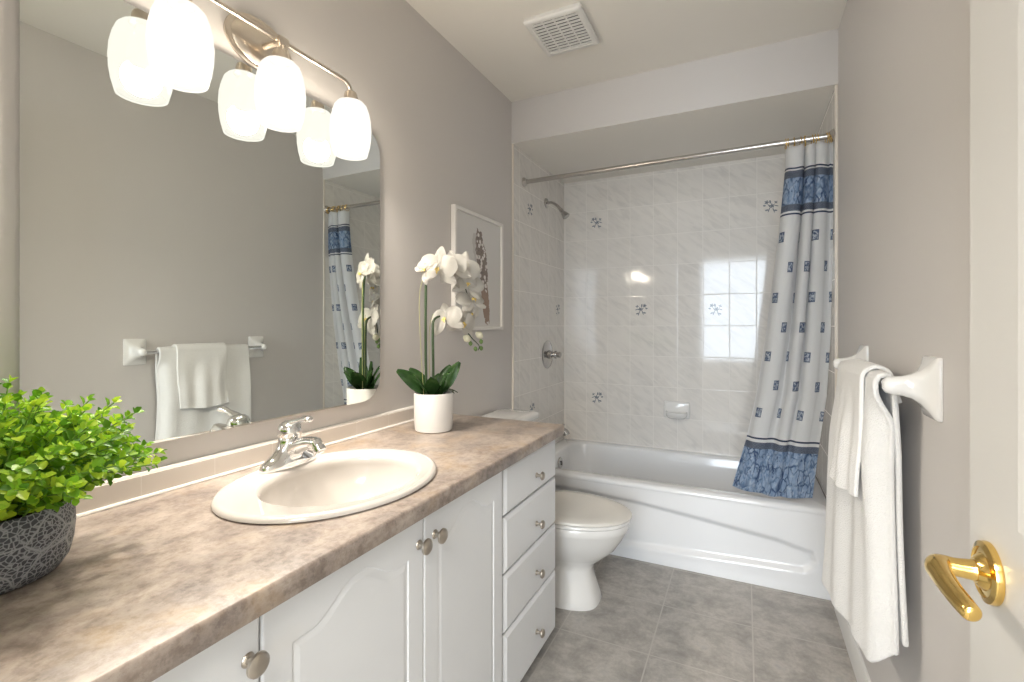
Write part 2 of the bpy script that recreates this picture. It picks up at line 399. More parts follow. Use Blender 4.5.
def print_mat():
    """botanical print: pale grey paper, dark flower spike over a brown stem bundle; object coords y, z from the print's centre base"""
    t = NT('botanical_print'); sep = t.n.new('ShaderNodeSeparateXYZ'); t.set(sep.inputs[0], t.obco())
    y, z = sep.outputs[1], sep.outputs[2]
    comb = t.n.new('ShaderNodeCombineXYZ'); t.set(comb.inputs[0], y); t.set(comb.inputs[1], z); cv = comb.outputs[0]
    wob = t.math('MULTIPLY', t.math('SUBTRACT', t.noise(38, 3, .6, cv), .5), 1.6)
    def ell(cy, cz, ay, az, lean):
        yy = t.math('SUBTRACT', t.math('SUBTRACT', y, cy), t.math('MULTIPLY', t.math('SUBTRACT', z, cz), lean))
        a = t.math('POWER', t.math('ABSOLUTE', t.math('DIVIDE', yy, ay)), 2); b = t.math('POWER', t.math('ABSOLUTE', t.math('DIVIDE', t.math('SUBTRACT', z, cz), az)), 2)
        return t.math('LESS_THAN', t.math('ADD', t.math('ADD', a, b), wob), 1)
    bg = t.mix(t.noise(3, 2), (.70,.685,.67), (.75,.735,.72))
    smudge = ell(-.055, .395, .035, .075, -.15)
    spike = ell(-.004, .345, .050, .145, -.22); stem = ell(.028, .170, .038, .140, -.18)
    dots = t.ramp(t.voro(42, 'F1', cv), [(.36,(.80,.76,.73)),(.50,(.24,.19,.165))])
    dots = t.mix(t.ramp(t.noise(55, 3, .6, cv), [(.56,(0,0,0)),(.64,(1,1,1))]), dots, (.15,.115,.105))
    bark = t.mix(t.noise(1, 4, .6, t.mapping(scale=(90, 12, 1), vec=cv)), (.20,.13,.095), (.50,.36,.28))
    c = t.mix(t.math('MULTIPLY', smudge, .5), bg, (.45,.42,.40)); c = t.mix(stem, c, bark); c = t.mix(spike, c, dots)
    t.P(Base_Color=c, Roughness=.35); return t.m
M['print'] = print_mat()

# ================================================================== SETTING
def plane_box(name, m, *a):
    b = NB(); box(b, *a); return struct(name, b, m)
plane_box('floor', M['floor'], -.1, W+.1, -.15, Y_B+.1, -.1, 0)
plane_box('ceiling', M['ceiling'], -.1, W+.1, -.15, Y_B+.1, ZC, ZC+.1)
plane_box('wall_left', M['wall'], -.1, 0, -.15, Y_B+.1, 0, ZC)
plane_box('wall_right', M['wall'], W, W+.1, -.15, Y_B+.1, 0, ZC)
plane_box('wall_back', M['wall'], 0, W, Y_B+.01, Y_B+.1, 0, ZC)
b = NB(); DX0, DX1, DZ = .66, 1.455, 2.04
box(b, 0, DX0, -.15, Y_E, 0, ZC); box(b, DX1, W, -.15, Y_E, 0, ZC); box(b, DX0, DX1, -.15, Y_E, DZ, ZC)
struct('wall_entry', b, M['wall'])
b = NB(); box(b, .0, W, Y_S, Y_B+.01, ZS, ZC); o = struct('ceiling_soffit', b, [M['wall'], M['ceiling']])
for p in o.data.polygons:
    if p.normal.z < -.9: p.material_index = 1
# tiled tub alcove
def sprig(bm, c, U, V, N, s=1.0, flip=1, seed=0):
    """small printed flower sprig, a hair proud of the tile"""
    rnd = random.Random(seed); c = Vector(c)
    def pt(u, v): return c + U*(u*s*flip) + V*(v*s) + N*.0006
    def petal(u, v, a, l, w):
        n = 8; vs = []
        for k in range(n):
            q = 2*PI*k/n; x, yv = l*.5*math.cos(q)+l*.5, w*math.sin(q)
            vs.append(bm.verts.new(pt(u + x*math.cos(a)-yv*math.sin(a), v + x*math.sin(a)+yv*math.cos(a))))
        f = bm.faces.new(vs); f.material_index = 1
    for fu, fv, rr, np_ in ((-.004,.004,.011,5),(.017,.021,.010,5),(-.019,.018,.008,4)):
        a0 = rnd.random()*6
        for k in range(np_): petal(fu, fv, a0 + 2*PI*k/np_, rr, rr*.26)
    for k, (u0, v0, a, l) in enumerate(((-.006,-.004,R(250),.026),(.004,-.002,R(290),.024),(.012,.012,R(235),.02),(-.012,.006,R(200),.018),(.01,-.012,R(-15),.014),(-.012,-.016,R(195),.013),(.002,.014,R(80),.016),(.02,.006,R(10),.012))):
        petal(u0, v0, a, l, .0022 if k < 4 else .0035)
X1, Y1, Z1 = Vector((1,0,0)), Vector((0,1,0)), Vector((0,0,1))
b = NB(); box(b, .01, W-.01, Y_B, Y_B+.01, .30, ZS)
for k, (x, z) in enumerate(((.245,1.90),(.548,1.296),(1.005,1.29),(.249,.693),(1.308,1.90),(1.308,.70),(.85,1.90))):
    if k in (6,): continue
    sprig(b, (x, Y_B, z), X1, Z1, -Y1, 1.35, 1 if k % 2 else -1, k)
struct('wall_back_tile', b, [M['tile_back'], M['sprig']], recalc=False)
b = NB(); box(b, 0, .01, Y_S+.012, Y_B+.01, .30, ZS)
for k, (y, z) in enumerate(((2.64,1.885),(3.115,1.30),(2.67,.683))): sprig(b, (.01, y, z), Y1, Z1, X1, 1.35, 1, 20+k)
struct('wall_left_tile', b, [M['tile_side'], M['sprig']], recalc=False)
b = NB(); box(b, W-.01, W, Y_S+.012, Y_B+.01, .30, ZS); struct('wall_right_tile', b, M['tile_side'])
for n, x0, x1 in (('trim_1', 0, .012), ('trim_2', W-.012, W)):
    b = NB(); box(b, x0, x1, Y_S, Y_S+.012, .0, ZS-.001); struct(n, b, M['cream_edge'], bevel=.003)
b = NB(); box(b, 0.009, .016, Y_B-.006, Y_B, TUB_Z, ZS); struct('trim_3', b, M['caulk'])
# baseboards
def baseboard(name, prof_pts, x_dir, a, bb):
    bm = NB()
    rings = [[Vector((x_dir(px), y, pz)) for px, pz in prof_pts] for y in (a, bb)]
    loft(bm, rings); struct(name, bm, M['white_paint'])
BP = [(0,0),(.014,0),(.014,.066),(.011,.072),(.010,.080),(.006,.088),(0,.090)]
baseboard('baseboard_right', BP, lambda p: W-p, Y_E, Y_S)
baseboard('baseboard_left', BP, lambda p: p, 1.70, Y_S)
# door casing and jamb of the doorway the picture is taken from
b = NB()
for x0, x1 in ((DX0-.055, DX0), (DX1, DX1+.055)): box(b, x0, x1, Y_E, Y_E+.014, 0, DZ+.055)
box(b, DX0, DX1, Y_E, Y_E+.014, DZ, DZ+.055)
struct('trim_4', b, M['white_paint'], bevel=.004)
b = NB(); box(b, DX0-.001, DX0+.016, -.15, Y_E, 0, DZ); box(b, DX1-.0, DX1+.001, -.15, Y_E, 0, DZ); box(b, DX0, DX1, -.15, Y_E, DZ-.016, DZ+.001)
struct('trim_5', b, M['white_paint'])
# the daylit room behind the doorway
HX0, HX1, HY = -1.2, 3.2, -2.75
plane_box('floor_bedroom', M['bedfloor'], HX0, HX1, HY, -.15, -.1, 0)
plane_box('ceiling_bedroom', M['ceiling'], HX0, HX1, HY, -.15, ZC, ZC+.1)
plane_box('wall_bedroom_left', M['ceiling'], HX0-.1, HX0, HY, -.15, 0, ZC)
plane_box('wall_bedroom_right', M['ceiling'], HX1, HX1+.1, HY, -.15, 0, ZC)
b = NB(); box(b, HX0, -.1, -.15, -.05, 0, ZC); box(b, W+.1, HX1, -.15, -.05, 0, ZC); struct('wall_bedroom_front', b, M['ceiling'])
WX0, WX1, WZ0, WZ1 = .3, 1.9, .55, 2.35
b = NB(); box(b, HX0, WX0, HY-.12, HY, 0, ZC); box(b, WX1, HX1, HY-.12, HY, 0, ZC); box(b, WX0, WX1, HY-.12, HY, 0, WZ0); box(b, WX0, WX1, HY-.12, HY, WZ1, ZC)
struct('wall_bedroom_back', b, M['ceiling'])
b = NB()
box(b, WX0, WX0+.05, HY-.1, HY-.04, WZ0, WZ1); box(b, WX1-.05, WX1, HY-.1, HY-.04, WZ0, WZ1)
box(b, WX0+.05, WX1-.05, HY-.1, HY-.04, WZ0, WZ0+.05); box(b, WX0+.05, WX1-.05, HY-.1, HY-.04, WZ1-.05, WZ1)
xm = (WX0+WX1)/2; box(b, xm-.025, xm+.025, HY-.1, HY-.04, WZ0+.05, WZ1-.05)
win = struct('window_1', b, M['white_paint'])
b = NB(); box(b, WX0+.05, xm-.025, HY-.075, HY-.071, WZ0+.05, WZ1-.05); box(b, xm+.025, WX1-.05, HY-.075, HY-.071, WZ0+.05, WZ1-.05)
obj('window_pane', b, M['glass'], win)

# ================================================================== COUNTERTOP, CABINET
CX0, CX1, CY0, CY1 = .002, .560, Y_E+.002, 1.703
SCX, SCY, SAX, SAY = .292, .849, .220, .266
cb = NB()   # slab with an oval cutout for the basin
n = 96
def rect_hit(a):
    dx, dy = math.cos(a), math.sin(a); t = 1e9
    if dx > 1e-9: t = min(t, (CX1-SCX)/dx)
    if dx < -1e-9: t = min(t, (CX0-SCX)/dx)
    if dy > 1e-9: t = min(t, (CY1-SCY)/dy)
    if dy < -1e-9: t = min(t, (CY0-SCY)/dy)
    return SCX+dx*t, SCY+dy*t
angs = [2*PI*k/n for k in range(n)]
for cx_, cy_ in ((CX0,CY0),(CX1,CY0),(CX0,CY1),(CX1,CY1)):
    a = math.atan2(cy_-SCY, cx_-SCX) % (2*PI); k = min(range(n), key=lambda i: abs(angs[i]-a)); angs[k] = a
def cring(f, z): return [Vector((*f(a), z)) for a in angs]
hole = lambda a: (SCX+.008+.19*math.cos(a), SCY+.235*math.sin(a))
def edge(ins):
    def f(a):
        x, y = rect_hit(a); return (min(x, CX1-ins), min(max(y, CY0), CY1-ins))
    return f
rings = [cring(hole, ZK-.037), cring(edge(.002), ZK-.037), cring(edge(0), ZK-.034), cring(edge(0), ZK-.006), cring(edge(.0015), ZK-.002), cring(edge(.006), ZK), cring(hole, ZK), cring(hole, ZK-.037)]
loft(cb, rings, False, False)
ct = obj('countertop', cb, M['counter'], ang=50, origin=(0,0,0)); tag(ct, 'mottled brown and tan laminate countertop on the white vanity cabinet', 'countertop')
b = NB(); box(b, .001, .011, CY0, 1.64, ZK, ZK+.050)
bs = obj('backsplash', b, M['splash'], origin=(0,0,0), bevel=.002); tag(bs, 'low beige tile backsplash strip along the wall behind the countertop', 'backsplash')
b = NB(); tube(b, [(.012, CY0, ZK+.002), (.012, 1.64, ZK+.002)], .0045, 8); tube(b, [(.004, CY0, ZK+.051), (.004, 1.64, ZK+.051)], .005, 8)
obj('caulk_line', b, M['caulk'], bs)

van = thing('vanity_cabinet', 'long white vanity cabinet with arched panel doors and four stacked drawers', 'cabinet', (.27, .83, 0))
FX = .535                                  # face of doors and drawers
CE = 1.686
b = NB(); C0, CT = Y_E+.004, ZK-.038
box(b, .002, FX-.020, C0, C0+.016, .075, CT); box(b, .002, FX-.020, CE-.016, CE, .075, CT); box(b, .002, .008, C0+.016, CE-.016, .075, CT); box(b, .008, FX-.020, C0+.016, CE-.016, .075, .091)
box(b, FX-.038, FX-.020, C0+.016, CE-.016, .091, .118); box(b, FX-.038, FX-.020, C0+.016, CE-.016, CT-.06, CT)
for yy in (.4700, .8640, 1.2520): box(b, FX-.038, FX-.020, yy-.020, yy+.020, .118, CT-.06)
box(b, FX-.022, FX-.0195, 1.2440, 1.2610, .075, CT)
box(b, FX-.103, FX-.085, C0, CE, 0, .075)
obj('body', b, M['cab'], van)
def panel_door(y0, y1, z0, z1, arch):
    """routed cathedral door: slab with a groove and a raised field"""
    bm = NB(); x = FX
    m = .062; a0, a1, b0, b1 = y0+.051, y1-.051, z0+m, z1-.077
    nb, ns, nt = 10, 12, 40
    def outline(ins):
        pts = []; A0, A1, B0 = a0+ins, a1-ins, b0+ins
        def top(t):      # t 0..1 right->left
            yv = A1 + (A0-A1)*t
            q = abs(2*t-1); s = 1-sstep(.06, .74, q)
            return (yv, b1 - ins + arch*.043*s)
        for k in range(nb): pts.append((A0+(A1-A0)*k/nb, B0))
        zt = top(0)[1]
        for k in range(ns): pts.append((A1, B0+(zt-B0)*k/ns))
        for k in range(nt): pts.append(top(k/nt))
        for k in range(ns): pts.append((A0, zt+(B0-zt)*k/ns))
        return pts
    def rect(ins, d):
        pts = []; Y0, Y1, Z0, Z1_ = y0+ins, y1-ins, z0+ins, z1-ins
        for k in range(nb): pts.append((Y0+(Y1-Y0)*k/nb, Z0))
        for k in range(ns): pts.append((Y1, Z0+(Z1_-Z0)*k/ns))
        for k in range(nt): pts.append((Y1+(Y0-Y1)*k/nt, Z1_))
        for k in range(ns): pts.append((Y0, Z1_+(Z0-Z1_)*k/ns))
        return [Vector((x+d, p, q)) for p, q in pts]
    O = lambda ins, d: [Vector((x+d, p, q)) for p, q in outline(ins)]
    loft(bm, [rect(0,-.019), rect(0,-.004), rect(.0015,-.001), rect(.004,0), O(0,0), O(.0020,-.0026), O(.0036,-.0027), O(.0150,-.0008), O(.0165,-.0006)])
    return bm
def knob(parent, name, y, z, s=1.0):
    bm = NB()
    lathe(bm, [(.0085*s,0),(.0095*s,.0015),(.0085*s,.004),(.0055*s,.006),(.0048*s,.012),(.0060*s,.016),(.0125*s,.0185),(.0155*s,.0215),(.0150*s,.0255),(.0115*s,.0285),(.006*s,.030)], (FX-.0005, y, z), (1,0,0), 24)
    return obj(name, bm, M['nickel'], parent)
DZ0, DZ1 = .080, ZK-.045
for y0, y1, ky in ((.074,.4685,.449),(.4715,.8625,.8455),(.8655,1.243,.904)):
    d = obj('door', panel_door(y0, y1, DZ0, DZ1, 1), M['cab'], van, ang=4)
    kb = knob(d, 'door_knob', ky, .722, 1.1); kb['label'] = 'brushed nickel round knob'
def drawer_front(y0, y1, z0, z1):
    bm = NB()
    r = lambda ins, d: [Vector((FX+d, p, q)) for p, q in ((y0+ins,z0+ins),(y1-ins,z0+ins),(y1-ins,z1-ins),(y0+ins,z1-ins))]
    loft(bm, [r(0,-.019), r(0,-.008), r(.002,-.005), r(.009,-.0015), r(.012,0)])
    return bm
for z0, z1, kz in ((.634,DZ1,.690),(.463,.628,.527),(.288,.457,.362),(.068,.282,.163)):
    d = obj('drawer', drawer_front(1.262, CE, z0, z1), M['cab'], van, ang=25)
    kb = knob(d, 'drawer_knob', 1.495, kz, .92); kb['label'] = 'brushed nickel round knob'

# ================================================================== SINK AND FAUCET
sk = thing('sink', 'oval cream drop-in basin set into the countertop', 'sink', (SCX, SCY, ZK))
bm = NB(); n = 72
def el(cx, cy, ax, ay, z): return [Vector((cx+ax*math.cos(2*PI*k/n), cy+ay*math.sin(2*PI*k/n), z)) for k in range(n)]
BX, BY, BAX, BAY = .305, .862, .166, .195
R_ = [el(SCX,SCY,SAX-.006,SAY-.006,ZK-.0), el(SCX,SCY,SAX,SAY,ZK+.003), el(SCX,SCY,SAX-.001,SAY-.001,ZK+.008), el(SCX,SCY,SAX-.007,SAY-.007,ZK+.0125),
      el(SCX,SCY,SAX-.016,SAY-.016,ZK+.0125), el(SCX+.001,SCY,SAX-.020,SAY-.024,ZK+.0105), el(BX,BY,BAX+.006,BAY+.006,ZK+.009), el(BX,BY,BAX,BAY,ZK+.006), el(BX,BY,BAX-.006,BAY-.006,ZK-.004)]
for t in (.08,.18,.3,.42,.54,.66,.77,.86,.93,.975):
    s = math.sqrt(max(0, 1-t**1.7))*(1-.02*t)+.0; R_.append(el(BX-.012*t, BY, (BAX-.006)*s+.012*t, (BAY-.006)*s+.012*t, ZK-.004-.135*t))
R_.append(el(BX-.012, BY, .024, .024, ZK-.137)); R_.append(el(BX-.012, BY, .022, .022, ZK-.141))
loft(bm, R_, False, True)
obj('basin', bm, M['biscuit'], sk, ang=60, recalc=False)
bm = NB(); lathe(bm, [(.0,0),(.021,0),(.0215,.002),(.019,.004),(.014,.003),(.012,.006),(.0,.007)], (BX-.012, BY, ZK-.1405), (0,0,1), 24, False, False); obj('drain', bm, M['chrome'], sk)

FY, FXC, FZ = .864, .112, ZK+.0098
fa = thing('faucet', 'chrome single-lever faucet standing on the rim of the cream sink', 'faucet', (FXC, FY, FZ))
bm = NB(); n = 40
def base_ring(ax, ay, z, dx=0, p=2.3):
    out = []
    for k in range(n):
        c, s = math.cos(2*PI*k/n), math.sin(2*PI*k/n)
        out.append(Vector((FXC+dx+ax*math.copysign(abs(c)**(2/p), c), FY+ay*math.copysign(abs(s)**(2/p), s), FZ+z)))
    return out
loft(bm, [base_ring(.027,.080,0), base_ring(.029,.081,.003), base_ring(.0288,.080,.010), base_ring(.0275,.074,.018), base_ring(.0265,.061,.027,0,2.1),
          base_ring(.026,.047,.036,.001,2), base_ring(.0255,.037,.046,.001,2), base_ring(.025,.030,.056,.001,2), base_ring(.0245,.0265,.066,0,2), base_ring(.024,.0255,.074,0,2), base_ring(.021,.022,.076,0,2)])
obj('base', bm, M['chrome'], fa, ang=60)
bm = NB()
sp = bez([(FXC+.004, FY, FZ+.036), (FXC+.030, FY, FZ+.050), (FXC+.058, FY, FZ+.062), (FXC+.084, FY, FZ+.067), (FXC+.098, FY, FZ+.066)], 6)
tube(bm, sp, [.0255-.0085*min(1, i/18) for i in range(len(sp))], 20, flat=.86)
obj('spout', bm, M['chrome'], fa, ang=60)
bm = NB(); lathe(bm, [(.0120,-.004),(.0150,-.002),(.0155,.010),(.0130,.0115),(.0130,.0145),(.0160,.016),(.0160,.027),(.0125,.029),(.010,.027)], (FXC+.094, FY, FZ+.069), (.62,0,-.78), 28)
obj('aerator', bm, M['chrome'], fa)
bm = NB(); lathe(bm, [(.0245,0),(.0285,.003),(.030,.012),(.029,.022),(.0255,.031),(.017,.038),(.006,.041)], (FXC, FY, FZ+.074), (.16,0,1), 32)
obj('valve_cap', bm, M['chrome'], fa, ang=60)
bm = NB()
lv = bez([(FXC-.008, FY, FZ+.098), (FXC+.018, FY-.001, FZ+.112), (FXC+.044, FY-.003, FZ+.120), (FXC+.066, FY-.004, FZ+.125), (FXC+.084, FY-.005, FZ+.124)], 6)
tube(bm, lv, [.015,.016,.0165,.016,.015,.014,.013,.012,.0112,.0105,.010,.0097,.0096,.0098,.0102,.0108,.0114,.012,.0124,.0126,.0126,.012,.011,.009,.005], 18, flat=.66)
obj('lever', bm, M['chrome'], fa, ang=60)

# ================================================================== MIRROR
mir = thing('wall_mirror', 'large frameless wall mirror with rounded corners above the vanity counter', 'mirror', (0, .862, .938))
MY0, MY1, MZ0, MZ1 = .388, 1.316, .938, 1.866
bm = NB()
def mr(ins, x, r=.085): return [Vector((x, p, q)) for p, q in rrect((MY0+MY1)/2, (MZ0+MZ1)/2, (MY1-MY0)/2-ins, (MZ1-MZ0)/2-ins, r-ins, 12)]
loft(bm, [mr(0,.0045), mr(0,.0085)])
obj('mirror_glass', bm, M['mirror'], mir, ang=1)
bm = NB(); loft(bm, [mr(.004,.0005), mr(.004,.0045)]); obj('backing', bm, M['caulk'], mir)
mir.location.x = .0044; mir.rotation_euler = (0, 0, -.0085)
# ================================================================== VANITY LIGHT
YL = (.616, .860, 1.106); XL = .086
vl = thing('vanity_light', 'three-shade satin nickel vanity light lit above the mirror', 'light', (0, .86, 1.93))
bm = NB(); lathe(bm, [(.098,0.001),(.098,.006),(.092,.009),(.084,.009),(.080,.013),(.060,.019),(.030,.022),(.0,.023)], (0,.862,1.94), (1,0,0), 48, sx=.70, sy=1.0, cap1=False, xdir=(0,0,1)); obj('backplate', bm, M['nickel_light'], vl)
bm = NB(); tube(bm, [(.018,.862,1.932),(XL,.862,1.932)], .008, 12); box(bm, XL-.012, XL+.012, .848, .876, 1.918, 1.938)
obj('arm', bm, M['nickel_light'], vl)
ZB = 1.931
bm = NB()
left = [(XL, YL[0], ZB-.040)] + [(XL, YL[0]+.03*(1-math.cos(q)), ZB-.03+.03*math.sin(q)) for q in [k*PI/2/6 for k in range(7)]]
right = [(p[0], YL[2]-(p[1]-YL[0]), p[2]) for p in reversed(left)]
tube(bm, left+right, .0062, 12); tube(bm, [(XL, YL[1], ZB), (XL, YL[1], ZB-.04)], .0058, 12)
obj('bar', bm, M['nickel_light'], vl)
SH = [(.026,0),(.038,-.004),(.047,-.014),(.0535,-.032),(.0590,-.058),(.0608,-.084),(.0597,-.110),(.0560,-.136),(.0490,-.163),(.0470,-.1635),(.0455,-.161)]
for y in YL:
    bm = NB(); lathe(bm, [(.008,.022),(.017,.019),(.0195,.012),(.0205,.002),(.024,-.003),(.024,-.007)], (XL, y, 1.884), (0,0,1), 24); obj('shade_holder', bm, M['nickel_light'], vl)
    bm = NB(); lathe(bm, SH, (XL, y, 1.876), (0,0,1), 40, False, False)
    s = obj('shade', bm, M['shade'], vl, ang=70, recalc=True); s['label'] = 'lit white opal glass shade'
    bm = NB(); lathe(bm, [(.012,.0),(.013,-.020),(.022,-.040),(.029,-.062),(.028,-.080),(.018,-.094),(.0,-.098)], (XL, y, 1.872), (0,0,1), 20, True, False); obj('bulb', bm, M['bulb'], s)
    l = bpy.data.lights.new('shade_lamp', 'POINT'); l.energy = LAMP_W; l.color = (1,.91,.80); l.shadow_soft_size = .042
    lo = bpy.data.objects.new('shade_lamp', l); COL.objects.link(lo); lo.parent = vl; lo.location = Vector((XL, y, 1.755)) - ROOT[vl.name]

# ================================================================== PICTURE
pic = thing('picture_frame', 'white framed botanical print hanging on the grey wall behind the orchid', 'picture', (0, 2.05, 1.168))
PY0, PY1, PZ0, PZ1 = 1.792, 2.262, 1.172, 1.728
bm = NB()
fr = lambda ins, x: [Vector((x, p, q)) for p, q in ((PY0+ins,PZ0+ins),(PY1-ins,PZ0+ins),(PY1-ins,PZ1-ins),(PY0+ins,PZ1-ins))]
loft(bm, [fr(.0,.002), fr(0,.022), fr(.002,.024), fr(.016,.024), fr(.018,.022), fr(.018,.012)], False, False)
obj('frame', bm, M['frame_white'], pic, ang=30)
bm = NB(); box(bm, .004, .014, PY0+.016, PY1-.016, PZ0+.016, PZ1-.016); obj('print', bm, M['print'], pic)

# ================================================================== ORCHID
orc = thing('potted_orchid', 'white moth orchid in a white pot on the far end of the counter', 'plant', (.166, 1.432, ZK))
PCX, PCY = .166, 1.432
bm = NB(); lathe(bm, [(.0,0),(.061,0),(.065,.003),(.0675,.030),(.069,.128),(.068,.132),(.066,.133),(.064,.130),(.063,.118),(0,.117)], (PCX,PCY,ZK), (0,0,1), 48, False, False)
obj('pot', bm, M['petal_pot'], orc, ang=45)
bm = NB(); lathe(bm, [(.0625,.112),(.0625,.120),(.045,.125),(.02,.127),(0,.128)], (PCX,PCY,ZK), (0,0,1), 32, True, False); obj('soil', bm, M['soil'], orc)
def strap(az, L, wd, rise, tw, bend):
    """broad leaf: rises at angle rise, tip bends outward, blade twisted about its own axis by tw"""
    bm = NB(); d = Vector((math.cos(az), math.sin(az), 0)); s = Vector((-d.y, d.x, 0))
    p0 = Vector((PCX,PCY,ZK+.118)) + d*.012; nu, nv = 14, 6
    P = [p0]; T = []
    for i in range(nu+1):
        a = rise - bend*(i/nu)**1.6; t = d*math.cos(a) + Z1*math.sin(a); T.append(t); P.append(P[-1] + t*(L/nu))
    def f(u, v):
        i = round(u*nu); t = T[i]; nrm = s.cross(t)*-1
        k = tw*sstep(0,.5,u); wdir = s*math.cos(k) + nrm*math.sin(k); bl = wdir.cross(t)
        w = wd*(math.sin(PI*min(1, u*.86+.10))**.7); q = 2*v-1
        return P[i] + wdir*(q*w) + bl*(abs(q)**1.4*.007*(1 if tw >= 0 else 1))
    grid(bm, nu, nv, f); bmesh.ops.solidify(bm, geom=bm.faces[:], thickness=.0018); return bm
for az, L, wd, ri, tw, bd in ((-142,.150,.027,48,-64,22),(-165,.128,.024,62,-50,28),(-105,.120,.026,55,-28,25),(-62,.105,.026,62,8,35),(-20,.118,.026,60,38,22),(32,.145,.026,60,60,6),(62,.122,.023,70,50,18),(110,.095,.022,60,20,20)):
    obj('leaf', strap(R(az), L, wd, R(ri), R(tw), R(bd)), M['orchid_leaf'], orc, ang=60)
bm = NB()
for az, L in ((R(35),.055),(R(60),.05),(R(20),.045),(R(75),.04)):
    d = Vector((math.cos(az), math.sin(az), 0)); p = Vector((PCX,PCY,ZK+.122))+d*.03
    tube(bm, bez([p, p+d*L*.5+Z1*.02, p+d*L+Z1*.008], 5), .0016, 6)
obj('air_roots', bm, M['orchid_stem'], orc)
S1 = [(.154,1.406,ZK+.12),(.152,1.404,1.10),(.152,1.405,1.30),(.150,1.412,1.380),(.156,1.436,1.408),(.176,1.492,1.408),(.198,1.542,1.385),(.212,1.570,1.335),(.222,1.592,1.270),(.226,1.597,1.23)]
S2 = [(.166,1.430,ZK+.12),(.165,1.431,1.05),(.164,1.430,1.17),(.164,1.438,1.215),(.174,1.480,1.228),(.196,1.522,1.212),(.220,1.556,1.178),(.238,1.578,1.145),(.252,1.604,1.118),(.250,1.600,1.10)]
for S in (S1, S2):
    bm = NB(); q = bez(S, 8); tube(bm, q, [.0046 if i < 24 else max(.0016, .0042-.00007*(i-24)) for i in range(len(q))], 8); obj('stem', bm, M['orchid_stem'], orc)
bm = NB(); tube(bm, bez([(.150,1.400,1.372),(.139,1.386,1.30),(.141,1.388,1.15),(.148,1.398,ZK+.125)], 8), .0010, 6); tube(bm, bez([(.165,1.431,1.235),(.157,1.418,1.17),(.158,1.420,1.0),(.161,1.426,ZK+.125)], 6), .0010, 6)
obj('tie', bm, M['stake'], orc)
def orchid_flower(c, face, size, roll=0, seed=0):
    rnd = random.Random(seed); c = Vector(c); N = Vector(face).normalized()
    up = (Z1 - N*N.z).normalized(); rt = up.cross(N)
    bm = NB()
    def petal(a, L, wd, cup, pw=.75):
        a += roll; d = up*math.cos(a) + rt*math.sin(a); s = d.cross(N)
        def f(u, v):
            q = 2*v-1; w = wd*(math.sin(PI*min(1, u*.9+.06))**pw)
            return c + d*(L*u + .002) + s*(q*w) + N*(cup*math.sin(u*PI*.6)*L - .012*u*u - q*q*.004 + .0025*math.sin(q*3+u*5+seed))
        grid(bm, 8, 6, f)
    j = lambda: 1 + rnd.uniform(-.12, .12)
    for a in (0, R(125), R(-125)): petal(a, size*.58*j(), size*.165, .06, .8)
    for a in (R(72), R(-72)): petal(a + rnd.uniform(-.1,.1), size*.52*j(), size*.31, .22, .5)
    bmesh.ops.solidify(bm, geom=bm.faces[:], thickness=.0008)
    fl = obj('flower', bm, M['petal'], orc, ang=70)
    bm = NB()
    for a, L, w in ((PI, .17, .04), (R(140), .10, .035), (R(-140), .10, .035)):
        a += roll; d = up*math.cos(a) + rt*math.sin(a); s = d.cross(N)
        grid(bm, 5, 4, lambda u, v: c + d*(size*L*u) + s*((2*v-1)*size*w*math.sin(PI*min(1, u*.8+.15))) + N*(.006 + size*.12*math.sin(u*2.4)))
    lathe(bm, [(.0,0),(.004,.002),(.005,.006),(.0035,.011),(0,.013)], c + N*.003, N, 10, False, False)
    obj('lip', bm, M['lip'], fl, ang=70)
for k, (p, f, s, r) in enumerate((((.178,1.446,1.396),(.30,-.93,.05),.128,.1),((.205,1.494,1.402),(.15,-.95,-.15),.116,-.15),((.221,1.532,1.392),(.45,-.85,-.05),.116,.2),
        ((.233,1.556,1.345),(.55,-.65,.45),.108,.3),((.240,1.574,1.288),(.6,-.4,.55),.110,-.2),((.190,1.470,1.216),(.15,-.9,.30),.116,-.3),((.222,1.536,1.204),(.8,-.45,-.1),.112,.25),((.236,1.572,1.240),(.7,-.5,-.3),.066,.1))):
    orchid_flower(p, f, s, r, k)
orchid_flower((.154,1.400,1.386), (.2,-.85,.25), .078, .9, 20)
def bud(p, r, m, ax=(0,.3,-1)):
    bm = NB(); lathe(bm, [(0,-r*1.25),(r*.55,-r*.95),(r*.95,-r*.3),(r,.1*r),(r*.75,r*.75),(r*.35,r*1.15),(0,r*1.25)], p, ax, 14, False, False); obj('bud', bm, m, orc, ang=80)
for p in ((.228,1.556,1.146),(.254,1.603,1.158)): bud(p, .0135, M['cream_bud'], (.4,.5,-.5))
for p in ((.235,1.570,1.127),(.257,1.612,1.133),(.245,1.590,1.106),(.257,1.612,1.108)): bud(p, .0078, M['bud'])

orc.location = Vector(orc.location) + Vector((.010, -.020, 0))
